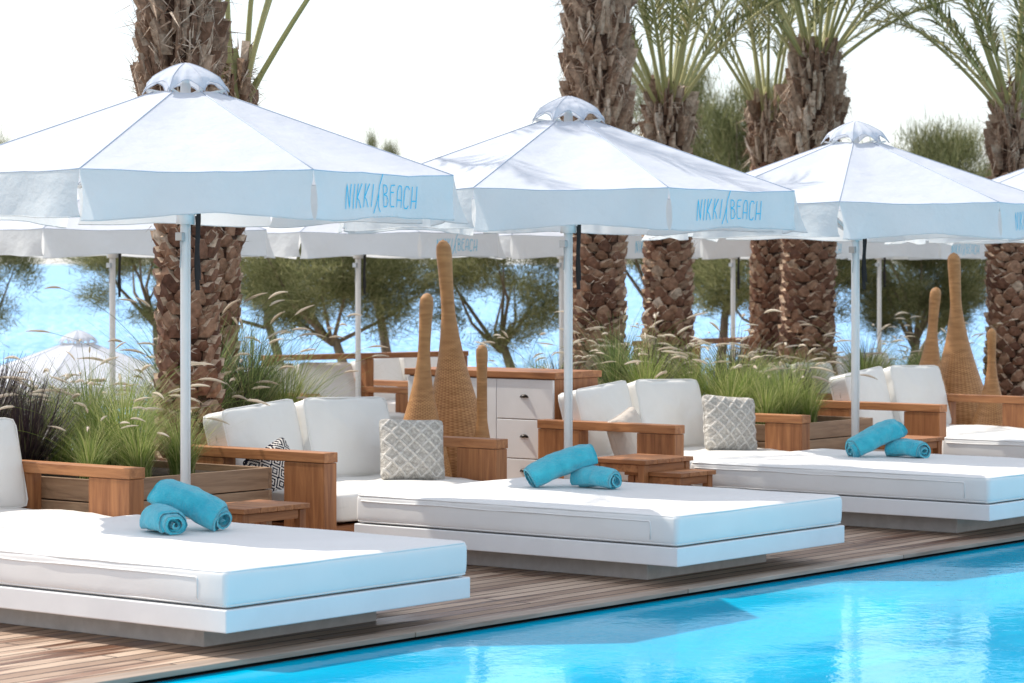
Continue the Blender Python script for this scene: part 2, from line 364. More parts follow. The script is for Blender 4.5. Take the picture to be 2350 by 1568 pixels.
# ---------------------------------------------------------------- daybeds
def daybed():
    r=empty('daybed','white padded square daybed on a floating platform beside the pool','daybed','daybeds along the pool')
    Lx,Wy=1.51,2.06
    g=G(); g.box(.20,1.26,.32,1.76,0,.10); g.obj('plinth',['concrete'],r,bevel=.004)
    g=G(); g.box(0,Lx,0,Wy,.101,.192); g.obj('platform',['paint'],r,bevel=.005)
    n=26; vs=[]; fs=[]; idx={}
    x0,x1,y0,y1,z0,z1=.006,Lx-.008,.006,Wy-.006,.196,.350
    cx,cy,cz=(x0+x1)/2,(y0+y1)/2,(z0+z1)/2; hx,hy,hz=(x1-x0)/2,(y1-y0)/2,(z1-z0)/2; rad=.026
    def vid(p):
        key=tuple(round(c*1000) for c in p)
        if key in idx: return idx[key]
        q=[p[0]*hx,p[1]*hy,p[2]*hz]; hh=(hx,hy,hz)
        inner=[max(-(hh[i]-rad),min(hh[i]-rad,q[i])) for i in range(3)]
        d=Vector(q)-Vector(inner)
        if d.length>0:
            d=d.normalized()*rad if sum(1 for c in d if abs(c)>1e-6)>1 else d
        v=Vector(inner)+d
        ex=noise.noise(Vector((v.x*3.2,v.y*3.2,v.z*9)))*.0035+noise.noise(Vector((v.x*9,v.y*9,v.z*14)))*.0016
        if p[2]>0: v.z+=ex+.004*(1-p[0]**2)*(1-p[1]**2)
        bulge=.004*(1-p[2]**2)
        v.x+=(ex*.8+bulge)*(1 if p[0]>0 else -1)*(abs(p[0])>.97); v.y+=(ex*.8+bulge)*(1 if p[1]>0 else -1)*(abs(p[1])>.97)
        idx[key]=len(vs); vs.append((v.x+cx,v.y+cy,v.z+cz)); return idx[key]
    def ticks(h,n):
        a=[-1,-1+rad*.35/h,-1+rad*.7/h,-1+rad/h]; b_=[ -x for x in reversed(a)]
        mid=[(-1+rad/h)+(2-2*rad/h)*i/n for i in range(1,n)]
        return a+mid+b_
    T=[ticks(hx,n),ticks(hy,n),ticks(hz,6)]
    for a,b_,c in ((0,1,2),(1,2,0),(2,0,1)):
        for sg in (-1,1):
            for i in range(len(T[b_])-1):
                for j in range(len(T[c])-1):
                    q=[]
                    for di,dj in ((0,0),(1,0),(1,1),(0,1)):
                        p=[0,0,0]; p[a]=sg; p[b_]=T[b_][i+di]; p[c]=T[c][j+dj]; q.append(vid(p))
                    fs.append(tuple(q) if sg>0 else tuple(reversed(q)))
    g=G(); g.add(vs,fs)
    def loop(z,o,r_):
        pts=[]; cr=.028
        X0,X1,Y0,Y1=x0-o,x1+o,y0-o,y1+o
        for (ax,ay,st) in ((X1-cr,Y1-cr,0),(X0+cr,Y1-cr,90),(X0+cr,Y0+cr,180),(X1-cr,Y0+cr,270)):
            for k in range(5):
                t=math.radians(st+90*k/4); pts.append((ax+cr*math.cos(t),ay+cr*math.sin(t),z))
        out=[]
        for i in range(len(pts)):
            a,b2=Vector(pts[i]),Vector(pts[(i+1)%len(pts)]); m=max(1,int((b2-a).length/.08))
            for k in range(m):
                p=a.lerp(b2,k/m); out.append((p.x,p.y,p.z+noise.noise(p*5)*.002))
        g.tube(out,r_,6,0,closed=True)
    loop(z1-.010,-.004,.0042); loop(z0+.010,-.002,.003)
    pts=[(x0-.004,y0+.155,z0+.03),(x0-.005,y0+.155,z1-.045),(x0-.005,y0+.16,z1-.040)]
    for i in range(31):
        y=y0+.165+(y1-.04-y0-.165)*i/30; pts.append((x0-.004+noise.noise(Vector((y*4,1,3)))*.002,y,z1-.038+noise.noise(Vector((y*3,1,2)))*.004))
    g.tube(pts,.0034,6,0)
    g.obj('mattress',['vinyl'],r,smooth=True)
    return r
bed=daybed(); place(bed,-3.07,0)
for s in (0,3.05,6.1):
    d=dup(bed); place(d,s,0)
# ---------------------------------------------------------------- parasols
RAD=1.34; ZR=1.965; ZT=2.372; RT=.17; VH=.205
def rimv(a,r,z): return Vector((r*math.cos(a),r*math.sin(a),z))
flare=[.02,.02,.015,.04,.02,.05,.02,.03]
def canopy_pt(k,u,t,off=0):
    a0=math.radians(45*k-22.5); a1=a0+math.radians(45)
    r=RT+(RAD-RT)*t; z=ZT+(ZR-ZT)*t
    p=rimv(a0,r,z).lerp(rimv(a1,r,z),u)
    sag=.022*math.sin(math.pi*u)*math.sin(math.pi*min(1,t*1.02))**.8 + .012*math.sin(math.pi*u)*t
    p.z-=sag; p.z+=off+(noise.noise(Vector((p.x*3,p.y*3,k)))*.012+noise.noise(Vector((p.x*9,p.y*9,k)))*.003)*math.sin(math.pi*u)
    return p
def valance_pt(k,u,v,off=0):
    a0=math.radians(45*k-22.5); a1=a0+math.radians(45); am=(a0+a1)/2
    p=canopy_pt(k,u,1.0)
    n=Vector((math.cos(am),math.sin(am),0)); t=Vector((-math.sin(am),math.cos(am),0))
    h=VH+.016*math.cos(2*math.pi*u)+.009*math.sin(5*u+k*2)
    wav=.014*math.sin(2*math.pi*u*1.2+k*1.7)*v+.022*v*v*math.sin(3.1*u*2.4+k*2.3)+.010*v*math.sin(17*u+k)
    e=max(0,1-u*7)+max(0,1-(1-u)*7)
    curl={1:.015,4:.06,7:.04}.get(k,-.025)
    p+=n*(flare[k%8]*v+wav*(.5 if k==0 else 1)+off+curl*e*v*v*(.4 if k==0 and u<.5 else 1)); p.z-=h*v
    return p
def lettering(g,k):
    # thin hand-drawn capitals with quirky crossbars
    glyph={'N':[[(0,0),(.03,.5),(.10,1),(.22,.55),(.38,.02),(.42,.5),(.50,1)]],'I':[[(.02,0),(.12,1)]],'K':[[(0,0),(.10,1)],[(.46,1),(.07,.42),(.26,.30),(.44,-.02)]],
     'B':[[(.02,0),(0,1),(.28,.96),(.38,.82),(.34,.64),(.02,.56)],[(.02,.56),(.36,.48),(.48,.25),(.34,.03),(.02,0)]],
     'E':[[(.46,1),(.08,.98),(0,.80),(0,.15),(.10,0),(.46,.02)],[(0,.66),(.36,.66)]],
     'A':[[(0,0),(.02,.78),(.14,1),(.36,.99),(.44,.8),(.48,0)],[(.01,.34),(.47,.34)]],
     'C':[[(.46,.86),(.36,1),(.12,1),(0,.80),(0,.18),(.12,0),(.36,0),(.46,.14)]],
     'H':[[(0,0),(.02,1)],[(.44,0),(.46,1)],[(0,.34),(.45,.34)]],
     '#':[[(-.22,-.28),(.10,.15),(.34,.58),(.46,.95),(.80,1.48)],[(.46,-.22),(.30,.02),(.33,.38),(.36,.62)]]}
    adv={'I':.34,'#':.84}
    word='NIKKI#BEACH'; tot=sum(adv.get(c,.72) for c in word); W=.55; Hh=.52
    x=0
    for c in word:
        for st in glyph[c]:
            pts=[]
            for i in range(len(st)-1):
                a,b_=st[i],st[i+1]
                for q in range(4): pts.append((a[0]+(b_[0]-a[0])*q/4,a[1]+(b_[1]-a[1])*q/4))
            pts.append(st[-1])
            P3=[]
            for (px,py) in pts:
                sc=W/tot
                u=.465+((x+px+(.36*(py-.5) if c in 'NIK' else .14*(py-.5)))*sc-W/2)/1.0255; v=.50+Hh*(.5-py)
                P3.append((u,v))
            hw=.0030
            vs=[]
            for i,(u,v) in enumerate(P3):
                a=P3[max(0,i-1)]; b_=P3[min(len(P3)-1,i+1)]
                du,dv=(b_[0]-a[0])*1.02,(b_[1]-a[1])*VH; l=math.hypot(du,dv) or 1
                nu,nv=-dv/l*hw/1.02,du/l*hw/VH
                vs.append(valance_pt(k,u+nu,v+nv,.004)); vs.append(valance_pt(k,u-nu,v-nv,.004))
            g.add([tuple(q) for q in vs],[(2*i,2*i+1,2*i+3,2*i+2) for i in range(len(P3)-1)])
        x+=adv.get(c,.72)
def parasol():
    r=empty('parasol','large white octagonal parasol with blue lettering on its valance','parasol','white parasols')
    g=G(); nu,nt_=12,16
    for k in range(8):
        vs=[canopy_pt(k,i/nu,j/nt_) for j in range(nt_+1) for i in range(nu+1)]
        g.add([tuple(v) for v in vs],[(j*(nu+1)+i,j*(nu+1)+i+1,(j+1)*(nu+1)+i+1,(j+1)*(nu+1)+i) for j in range(nt_) for i in range(nu)])
    for k in range(8):
        g.tube([tuple(canopy_pt(k,0,j/6,.002)) for j in range(7)],.0026,5,1)
        g.tube([tuple(canopy_pt(k,j/12,1.0,.001)) for j in range(13)],.0024,5,1)
    g.obj('canopy',['fabric','seam'],r,smooth=True)
    g=G(); nu,nv=28,9
    for k in range(8):
        vs=[]
        for j in range(nv+1):
            v=j/nv; ins=.001+.014*max(0,math.sin(math.pi*min(1,max(0,(v-.2)/.8))))**.6
            for i in range(nu+1):
                vs.append(tuple(valance_pt(k,ins+(1-2*ins)*i/nu,v)))
        g.add(vs,[(j*(nu+1)+i,j*(nu+1)+i+1,(j+1)*(nu+1)+i+1,(j+1)*(nu+1)+i) for j in range(nv) for i in range(nu)])
        g.tube([tuple(valance_pt(k,.005+.99*i/24,.985,.001)) for i in range(25)],.0025,5,0)
    va=g.obj('valance',['valance'],r,smooth=True)
    g=G(); lettering(g,0); g.obj('lettering',['ink'],va)
    # vent cap: eight ribs, fabric slightly scooped between them, edge cut in arches
    g=G(); n=128; m=14; vs=[]
    for j in range(m+1):
        f=j/m
        for i in range(n):
            a=2*math.pi*i/n; u=(i%16)/16; sc=math.sin(math.pi*u)
            fe=f*(1-.17*sc**.7)
            rr=.222*fe; z=2.522-.050*fe-.062*fe**2-.035*max(0,fe-.8)/.2
            rr*=(1-.06*sc*fe); z-=.012*sc*fe*(1-fe*.5)
            rr+=.004*math.sin(a*19)*f**3; z+=.003*math.sin(a*11+2)*f
            vs.append((rr*math.cos(a+math.radians(22.5)),rr*math.sin(a+math.radians(22.5)),z))
    fs=[(j*n+i,j*n+(i+1)%n,(j+1)*n+(i+1)%n,(j+1)*n+i) for j in range(m) for i in range(n)]
    g.add(vs,fs)
    g.tube([vs[m*n+i] for i in range(n)],.003,5,0,closed=True)
    for k in range(8): g.tube([tuple(Vector(vs[j*n+k*16])+Vector((0,0,.001))) for j in range(1,m+1)],.002,5,0)
    g.obj('vent_cap',['fabric'],r,smooth=True)
    g=G()
    for k in range(8):
        a=math.radians(22.5+45*k); g.tube([(.03*math.cos(a),.03*math.sin(a),2.36),(.2*math.cos(a),.2*math.sin(a),2.385)],.006,5)
    g.tube([(.0,.0,2.3),(0,0,2.5)],.02,10)
    g.obj('cap_support',['pole'],r,smooth=True)
    g=G(); g.tube([(0,0,0),(0,0,2.42)],.025,16); g.tube([(0,0,1.74),(0,0,1.82)],.045,16); g.tube([(0,0,2.33),(0,0,2.37)],.045,16)
    g.tube([(0,0,0),(0,0,.04)],.16,24)
    g.tube([(.035,-.01,1.74),(.037,-.012,.9),(.03,-.005,.5)],.003,5)
    g.obj('pole',['pole'],r,smooth=True)
    g=G()
    g.tube([(.04,0,2.355),(RAD-.03,0,ZR-.014)],.011,6); g.tube([(.04,0,1.79),(.62,0,2.18)],.010,6)
    rib=g.obj('rib',['pole'],r,smooth=True); rib.rotation_euler=(0,0,math.radians(22.5))
    for k in range(1,8):
        c=rib.copy(); COL.objects.link(c); c.parent=r; c.rotation_euler=(0,0,math.radians(22.5+45*k))
    g=G()
    for q,(dx,dy,zt,zb) in enumerate(((.048,.03,1.78,1.42),(.060,.022,1.80,1.47))):
        vs=[];m=8
        for i in range(m+1):
            z=zt+(zb-zt)*i/m; o=.005*math.sin(i*.9+q)
            for w in (-.011,.011): vs.append((dx+w*.9+o,dy+w*.4,z))
            for w in (.011,-.011): vs.append((dx+w*.9+o-.002,dy+w*.4+.004,z))
        g.add(vs,[(4*i+a_,4*i+(a_+1)%4,4*i+4+(a_+1)%4,4*i+4+a_) for i in range(m) for a_ in range(4)]+[(4*m,4*m+1,4*m+2,4*m+3)])
    g.obj('strap',['strap'],r)
    g=G(); g.box(-.022,.022,-.05,-.028,1.66,1.70); g.tube([(-.0,-.035,1.66),(.004,-.036,1.60),(-.002,-.036,1.53)],.004,5); g.obj('pulley',['steel'],r,bevel=.002)
    return r
par=parasol()
UR=math.radians(-41.5)
locs=[(-1.58,13.6,0),(.32,15.98,-.018),(2.24,18.35,-.04),(4.15,20.72,-.05)]
par.location=locs[0]; par.rotation_euler=(0,0,UR+math.radians(5.5))
for i,l in enumerate(locs[1:]):
    c=dup(par); c.location=l; c.rotation_euler=(0,0,UR+math.radians((-4,8,3)[i]))
for i in range(-1,7):
    c=dup(par,'white octagonal parasol on the rear terrace near the sea'); c.location=(-3.27+1.88*i,23.0+2.38*i,-.145); c.rotation_euler=(0,0,UR+math.radians(R.uniform(-4,4)))
c=dup(par,'white parasol standing down on the beach'); c.location=(-4.63,30,-1.68); c.rotation_euler=(0,0,.3)
# ---------------------------------------------------------------- sofas
def sofa():
    r=empty('sofa','low hardwood sofa with cream cushions and slab arms','sofa','hardwood sofas behind the daybeds')
    W,D=1.55,1.07
    for x in (0,W-.1):
        g=G(); g.box(x,x+.1,0,.29,0,.494,1); g.box(x,x+.1,D-.33,D,0,.494,1); g.box(x-.004,x+.104,-.004,D+.004,.496,.55,0)
        g.obj('arm',['woody','woodz'],r,bevel=.004)
    g=G(); g.box(.102,W-.102,.04,.075,.03,.15); g.box(.102,W-.102,D-.05,D-.012,.05,.24); g.box(.102,W-.102,D-.05,D-.012,.245,.45); g.box(.102,W-.102,.08,D-.06,.11,.15)
    g.obj('frame',['woodx'],r,bevel=.004)
    g=cushion(W-.22,.92,.17,20,16,.90,0,None,1,.005); 
    g.v=[(x+W/2,z+.49,y+.245) for x,y,z in g.v]; g.f=[tuple(reversed(f)) for f in g.f]
    o=g.obj('seat_cushion',['cushion'],r,smooth=True)
    for i in range(2):
        g=cushion(.68,.46,.20,24,16,.70,.006,None,3+i*5,.008); rim_pipe(g,.68,.46,16,.005,.064,.006); rim_pipe(g,.68,.46,16,.005,-.064,.006)
        o=g.obj('back_cushion',['cushion'],r,smooth=True)
        o.location=(.42+i*.69,.885-i*.03,.525+i*.012); o.rotation_euler=(math.radians((-13,-16)[i]),math.radians((-3.5,1.5)[i]),math.radians((7,-3)[i]))
    return r
sf=sofa(); place(sf,0,2.27)
for s in (3.21,6.46,-2.86):
    d=dup(sf); place(d,s,2.27)
for (x,y,rot) in ((-1.75,24.6,0),(3.9,27.5,.15),(-.9,27.2,0),(2.9,24.6,.1)):
    d=dup(sf,'hardwood sofa with cream cushions on the rear terrace'); d.location=(x,y,-.145); d.rotation_euler=(0,0,PHI+rot)
def macr(x,z):
    p=.085; a=((x+z)%p)/p; b_=((x-z)%p)/p
    r=max(math.exp(-((a-.5)/.09)**2),math.exp(-((b_-.5)/.09)**2))
    return .009*r+.0007*(math.sin(x*230)*math.sin(z*230))
def scatter(name,mat,label,s,b,z,yaw,tilt,size=.42,disp=None,seed=0,n=24,roll=0,fringe=False):
    g=cushion(size,size*.96,.15,n,12,.10,.045,disp,seed,.006)
    rim_pipe(g,size,size*.96,12,.004,0,.045)
    if fringe:
        for i in range(60):
            x=-size/2+size*i/59
            g.tube([(x,0,-size*.47),(x+R.uniform(-.006,.006),-.01,-size*.47-.03)],.002,4)
    o=g.obj(name,[mat],None,smooth=True); x,y=P(s,b); o.location=(x,y,z)
    o.rotation_euler=(math.radians(tilt),math.radians(roll),yaw); tag(o,label,'pillow'); return o
scatter('scatter_pillow','macrame','cream macrame pillow with diamond knots on the sofa',1.17,2.66,.325+.165,math.radians(14),-18,.375,macr,2,88,2)
scatter('scatter_pillow','macrame','cream macrame pillow with diamond knots on the sofa',3.21+1.18,2.66,.325+.17,math.radians(24),-16,.39,macr,3,88,5)
scatter('scatter_pillow','beige','beige fringed pillow tucked beside the sofa arm',3.21+.24,2.80,.325+.11,math.radians(62),-14,.36,None,5,30,-14,True)
scatter('scatter_pillow','pattern','black and white diamond patterned pillow beside the sofa arm',.22,2.83,.325+.065,math.radians(54),-14,.35,None,6,30,-20)
# ---------------------------------------------------------------- side tables
def side_table(w,d,h,lab):
    r=empty('side_table',lab,'table','small hardwood side tables')
    g=G(); k=4; bw=w/k
    for i in range(k): g.box(i*bw+.001,(i+1)*bw-.001,-.006,d+.006,h-.026,h)
    g.obj('table_top',['woody'],r,bevel=.003)
    for x in (.012,w-.057):
        for y in (.012,d-.057):
            g=G(); g.box(x,x+.045,y,y+.045,0,h-.028); g.obj('leg',['woodz'],r,bevel=.003)
    g=G(); g.box(.06,w-.06,.018,.038,h-.075,h-.029); g.box(.06,w-.06,d-.038,d-.018,h-.075,h-.029); g.box(.018,.038,.06,d-.06,h-.075,h-.029); g.box(w-.038,w-.018,.06,d-.06,h-.075,h-.029); g.obj('apron',['woodx'],r,bevel=.003)
    return r
for (s,b,w,d,h,lab) in ((2.50,1.99,.50,.40,.385,'square hardwood side table between two daybeds'),(2.565,1.78,.37,.40,.315,'low hardwood side table nested under a taller one'),
    (-1.02,1.88,.48,.34,.345,'square hardwood side table between two daybeds'),(5.52,1.96,.46,.40,.36,'square hardwood side table between two daybeds')):
    t=side_table(w,d,h,lab); place(t,s,b)
# ---------------------------------------------------------------- sideboard
def sideboard():
    r=empty('sideboard','white fronted hardwood sideboard with dark cup handles','sideboard')
    W,D,H=.46,1.24,.845
    g=G(); g.box(0,W,0,D,.08,H-.045); g.box(.02,.06,.02,.06,0,.08); g.box(.02,.06,D-.06,D-.02,0,.08); g.box(W-.06,W-.02,.02,.06,0,.08); g.box(W-.06,W-.02,D-.06,D-.02,0,.08)
    g.obj('carcass',['woodz'],r,bevel=.003)
    g=G(); g.box(-.03,W+.02,-.02,D+.02,H-.043,H); g.obj('top',['woody'],r,bevel=.004)
    def front(name,y0,y1,z0,z1,hy,hz,vert=False):
        g=G(); g.box(-.02,-.001,y0,y1,z0,z1); f=g.obj(name,['paint'],r,bevel=.004)
        g=G(); vs=[]; fs=[]; n=12; w=.036
        for j in range(6):
            e=j/5*math.pi/2
            for i in range(n+1):
                a=math.pi*i/n; du=w*math.cos(a)*math.cos(e); dz=.022*math.sin(a)*math.cos(e); dx=-.021-.020*math.sin(e)*math.sin(a)**.5
                vs.append((dx,hy+(0 if vert else du)+(dz if vert else 0),hz+(du if vert else dz)))
        for j in range(5):
            for i in range(n): a=j*(n+1)+i; fs.append((a,a+1,a+n+2,a+n+1))
        g.add(vs,fs); g.obj('handle',['dark'],f,smooth=True)
    zs=[(.09,.275),(.28,.532),(.537,.795)]
    for a,b_ in zs: front('drawer',.004,.47,a,b_,.24,(a+b_)/2+.01)
    front('door',.475,.87,.09,.795,.83,.68,True); front('door',.875,D-.004,.09,.795,.92,.68,True)
    return r
sb=sideboard(); place(sb,3.42,3.36)
# ---------------------------------------------------------------- wicker bottle vases
def vase(h,rb,rn,label,lean=0):
    prof=[(0,.66),(.02,.82),(.06,.96),(.11,1.0),(.17,.985),(.24,.90),(.32,.76),(.40,.60),(.48,.455),(.56,.335)]
    pts=[(t,rb*k) for t,k in prof]+[(.64,max(rn*.98,rb*.25)),(.74,rn*.95),(.86,rn*.97),(.94,rn*1.08),(.975,rn*.98),(.992,rn*.6),(1,0.004)]
    n=48; vs=[];fs=[]
    P2=[]
    for i in range(len(pts)-1):
        p0=pts[max(0,i-1)];p1=pts[i];p2=pts[i+1];p3=pts[min(len(pts)-1,i+2)]
        for q in range(4):
            t=q/4; z=p1[0]+(p2[0]-p1[0])*t
            rr=.5*((2*p1[1])+(-p0[1]+p2[1])*t+(2*p0[1]-5*p1[1]+4*p2[1]-p3[1])*t*t+(-p0[1]+3*p1[1]-3*p2[1]+p3[1])*t**3)
            P2.append((z,max(.003,rr)))
    P2.append(pts[-1])
    for z,rr in P2:
        for i in range(n):
            a=2*math.pi*i/n; d=1+.03*noise.noise(Vector((math.cos(a)*2,math.sin(a)*2,z*5)))
            vs.append((rr*d*math.cos(a)+lean*z**1.5,rr*d*math.sin(a),z*h))
    m=len(P2)
    for j in range(m-1):
        for i in range(n): fs.append((j*n+i,j*n+(i+1)%n,(j+1)*n+(i+1)%n,(j+1)*n+i))
    g=G(); g.add(vs,fs); o=g.obj('wicker_vase',['wicker'],None,smooth=True)
    me=o.data; uv=me.uv_layers.new(name='uv')
    for p in me.polygons:
        for li,vi in zip(p.loop_indices,p.vertices):
            i=vi%n; j=vi//n
            u=i/n
            if u==0 and any((x%n)==n-1 for x in p.vertices): u=1
            uv.data[li].uv=(u,P2[j][0]*h/1.7)
    tag(o,label,'vase','tall woven wicker vases'); return o
for (x,y,h,rb,rn,lean,lab) in ((-.345,17.70,1.70,.25,.046,-.09,'tallest long necked woven wicker floor vase'),(-.57,17.20,1.37,.205,.040,.05,'medium long necked woven wicker floor vase'),(-.185,17.30,1.05,.10,.034,0,'small slim woven wicker floor vase'),
    (3.68,23.1,1.64,.28,.050,-.05,'tallest long necked woven wicker floor vase'),(3.36,22.8,1.36,.24,.043,.08,'medium long necked woven wicker floor vase'),(3.84,22.5,1.03,.18,.036,0,'small slim woven wicker floor vase')):
    v=vase(h,rb,rn,lab,lean); v.location=(x,y,0)
# ---------------------------------------------------------------- towels
def towel_roll(R0,Ln,seed,label):
    n=120; turns=3.3; th=.0165; outer=[];inner=[]
    for i in range(n+1):
        t=i/n; a=t*turns*2*math.pi; rr=.012+(R0-.012)*t
        tt=th*min(1,.3+t*5)
        outer.append((a,rr+tt*.5)); inner.append((a,max(.002,rr-tt*.5)))
    sec=outer+inner[::-1]; k=len(sec); m=26; vs=[]; fs=[]
    for j in range(m+1):
        x=-Ln/2+Ln*j/m; e=abs(2*j/m-1)
        for q,(a,rr) in enumerate(sec):
            tele=.018*math.sin(a*.55+seed)*(1 if x>0 else -1)*max(0,(e-.8)/.2)
            f=1-.12*(max(0,e-.7)/.3)**2
            ww=1+.16*noise.noise(Vector((x*7+seed,math.cos(a)*1.3,math.sin(a)*1.3)))+.07*noise.noise(Vector((x*25+seed,math.cos(a)*4,math.sin(a)*4)))
            y=rr*math.cos(a+1.9)*f*ww*1.06; z=rr*math.sin(a+1.9)*f*.90*ww
            if z<0: z*=.90
            vs.append((x+tele,y,z-.014*(2*j/m-1)**2))
    for j in range(m):
        for i in range(k): fs.append((j*k+i,j*k+(i+1)%k,(j+1)*k+(i+1)%k,(j+1)*k+i))
    for j in (0,m):
        for i in range(n):
            q=(j*k+i,j*k+i+1,j*k+k-2-i,j*k+k-1-i)
            fs.append(q if j==0 else tuple(reversed(q)))
    g=G(); g.add(vs,fs); o=g.obj('rolled_towel',['towel'],None,smooth=True); tag(o,label,'towel','rolled turquoise towels')
    return o
ZM=.352
def put(o,x,y,z,yaw,pitch=0): o.location=(x,y,z); o.rotation_euler=(0,math.radians(pitch),math.radians(yaw))
tl='turquoise terry towel rolled up on a white daybed'; tl2='turquoise terry towel roll propped on another towel'
put(towel_roll(.070,.26,1,tl),-1.545,12.48,ZM+.060,-62)
put(towel_roll(.086,.34,2,tl2),-1.44,12.66,ZM+.115,-24,20)
put(towel_roll(.066,.24,3,tl),.455,14.98,ZM+.056,-42)
put(towel_roll(.084,.35,4,tl2),.26,15.05,ZM+.118,14,-20)
put(towel_roll(.066,.24,5,tl),2.44,17.38,ZM+.056,-40)
put(towel_roll(.084,.35,6,tl2),2.25,17.42,ZM+.118,16,-22)
# ---------------------------------------------------------------- palms
def frond(g,org,az,el,Ln,droop,rr,pairs=38,bare=.24):
    n=14; pts=[Vector(org)]; e=el; d=None
    for i in range(n):
        t=i/n; e=el-droop*t**1.4
        d=Vector((math.cos(az)*math.cos(e),math.sin(az)*math.cos(e),math.sin(e))); pts.append(pts[-1]+d*Ln/n)
    rad=[.018*(1-i/n)**.8+.003 for i in range(n+1)]; rad[0]=.030
    g.tube([tuple(p) for p in pts],rad,5,0)
    side=Vector((-math.sin(az),math.cos(az),0))
    for k in range(pairs):
        t=bare+(1-bare)*k/pairs; f=t*n; i=min(n-1,int(f)); p=pts[i].lerp(pts[i+1],f-i); dr=(pts[i+1]-pts[i]).normalized()
        up=side.cross(dr).normalized()
        if up.z<0: up=-up
        ll=Ln*.15*(.35+.75*math.sin(math.pi*min(1,(t-.15)*1.05)))*rr.uniform(.7,1.15)
        for sg in (-1,1):
            if rr.random()<.10: continue
            dd=(dr*rr.uniform(.7,1.3)+side*sg*rr.uniform(.4,.9)+up*rr.uniform(-.2,.5)).normalized()
            w=dr.cross(dd).normalized().cross(dd).normalized()*.008
            p1=p+dd*ll*.5; p2=p+dd*ll+Vector((0,0,-ll*.25))
            g.add([tuple(p-w*.5),tuple(p+w*.5),tuple(p1+w),tuple(p1-w),tuple(p2)],[(0,1,2,3),(3,2,4)],1)
def palm(x,y,h,rfun,label,rag,seed,lean=(0,0),fr=24,flen=2.3,elr=(35,86),scale_b=1.0,z0=0.25,bare=.24,drp=(30,75),prs=46):
    rr=random.Random(seed); root=empty('palm_tree',label,'palm tree','date palms'); root.location=(x,y,z0)
    g=G()
    def cen(z): t=z/h; return (lean[0]*t*t,lean[1]*t*t)
    pts=[];rad=[]; m=int(h/.12)
    for i in range(m+1):
        z=h*i/m; c=cen(z); pts.append((c[0],c[1],z)); rad.append(rfun(z)*.86)
    g.tube(pts,rad,14,0)
    z=.0; row=0
    while z<h-.02:
        r=rfun(z); c=cen(z); ragz=z>rag
        n=10 if not ragz else 12
        rowoff=rr.uniform(0,1) if ragz else .5*(row%2)+rr.uniform(-.12,.12)
        for k in range(n):
            a=2*math.pi*(k+rowoff)/n+rr.uniform(-.11,.11)*(3 if ragz else 1)
            w=2*math.pi*r/n*rr.uniform(.85,1.15)*(rr.uniform(.3,.85) if ragz else 1)
            hh=rr.uniform(.065,.12)*scale_b if not ragz else rr.uniform(.10,.34)
            out=rr.uniform(.012,.046) if not ragz else rr.choice((rr.uniform(.01,.05),rr.uniform(.04,.14)))
            zj=z+rr.uniform(-.018,.018)*(2.5 if ragz else 1)
            ra=Vector((math.cos(a),math.sin(a),0)); ta=Vector((-math.sin(a),math.cos(a),0)); C=Vector((c[0],c[1],0))
            def pt(rad_,tt,zz): return tuple(C+ra*rad_+ta*tt+Vector((0,0,zz)))
            sk=rr.uniform(-.6,.6)*w*(2 if ragz else 1); tp=rr.uniform(.3,1) if ragz else rr.uniform(.7,1)
            base=[pt(r*.86,-w/2,zj),pt(r*.86,w/2,zj),pt(r+out*.7,w*.46*tp+sk*.3,zj+hh*.55),pt(r+out,w*.16+sk*.4,zj+hh),pt(r+out*.95,-w*.16+sk*.4,zj+hh*(rr.uniform(.8,1) if not ragz else rr.uniform(.75,1))),pt(r+out*.7,-w*.46*tp+sk*.3,zj+hh*.55),
                  pt(r*.82,w*.40,zj+hh*.62),pt(r*.82,w*.10+sk*.4,zj+hh*1.03),pt(r*.82,-w*.10+sk*.4,zj+hh*1.03),pt(r*.82,-w*.40,zj+hh*.62),pt(r*.97+out*.2,0,zj+.0)]
            mi=3 if ragz or rr.random()<.08 else 1
            g.add(base,[(0,10,5),(10,1,2),(10,2,3,4,5),(1,6,2),(0,5,9)],mi)
            g.add(base,[(2,6,7,3),(3,7,8,4),(4,8,9,5)],3 if ragz else 2)
            for q in range(8 if ragz else 2):
                l=rr.uniform(.06,.22)*(1 if ragz else .45); st=Vector(pt(r+out*rr.uniform(.2,1),rr.uniform(-w,w)*.6,zj+hh*rr.uniform(.2,1))); dd=(ra*rr.uniform(.0,.5)+ta*rr.uniform(-.9,.9)+Vector((0,0,rr.uniform(-.9,.8)))).normalized()
                ww=ta*rr.uniform(.002,.008)*(1 if ragz else .5)+Vector((0,0,rr.uniform(-.004,.004)))
                g.add([tuple(st-ww),tuple(st+ww),tuple(st+dd*l)],[(0,1,2)],3)
        z+=.070*scale_b if not ragz else .075; row+=1
    g.obj('trunk',['core','boot','boottop','rag'],root)
    g=G(); c=cen(h)
    for k in range(fr):
        az=k*2.39996+rr.uniform(-.2,.2); t=k/fr; el=math.radians(elr[1]+(elr[0]-elr[1])*t**.8+rr.uniform(-5,5))
        frond(g,(c[0]+math.cos(az)*.09,c[1]+math.sin(az)*.09,h-.12*t+.02),az,el,flen*rr.uniform(.85,1.1),math.radians(rr.uniform(*drp)),rr,prs,bare)
    g.tube([(c[0],c[1],h-.1),(c[0],c[1],h+.25)],[.13,.03],8,0)
    g.obj('crown',['petiole','leaflet'],root)
    return root
def prof(r0,bz,rb,top,hz):
    def f(z):
        if z<bz: return r0*(1.08-.08*min(1,z/.8))
        t=min(1,(z-bz)/.5); r=r0+(rb-r0)*t
        if z>hz-.5: r*=1-(1-top)*((z-(hz-.5))/.5)
        return r
    return f
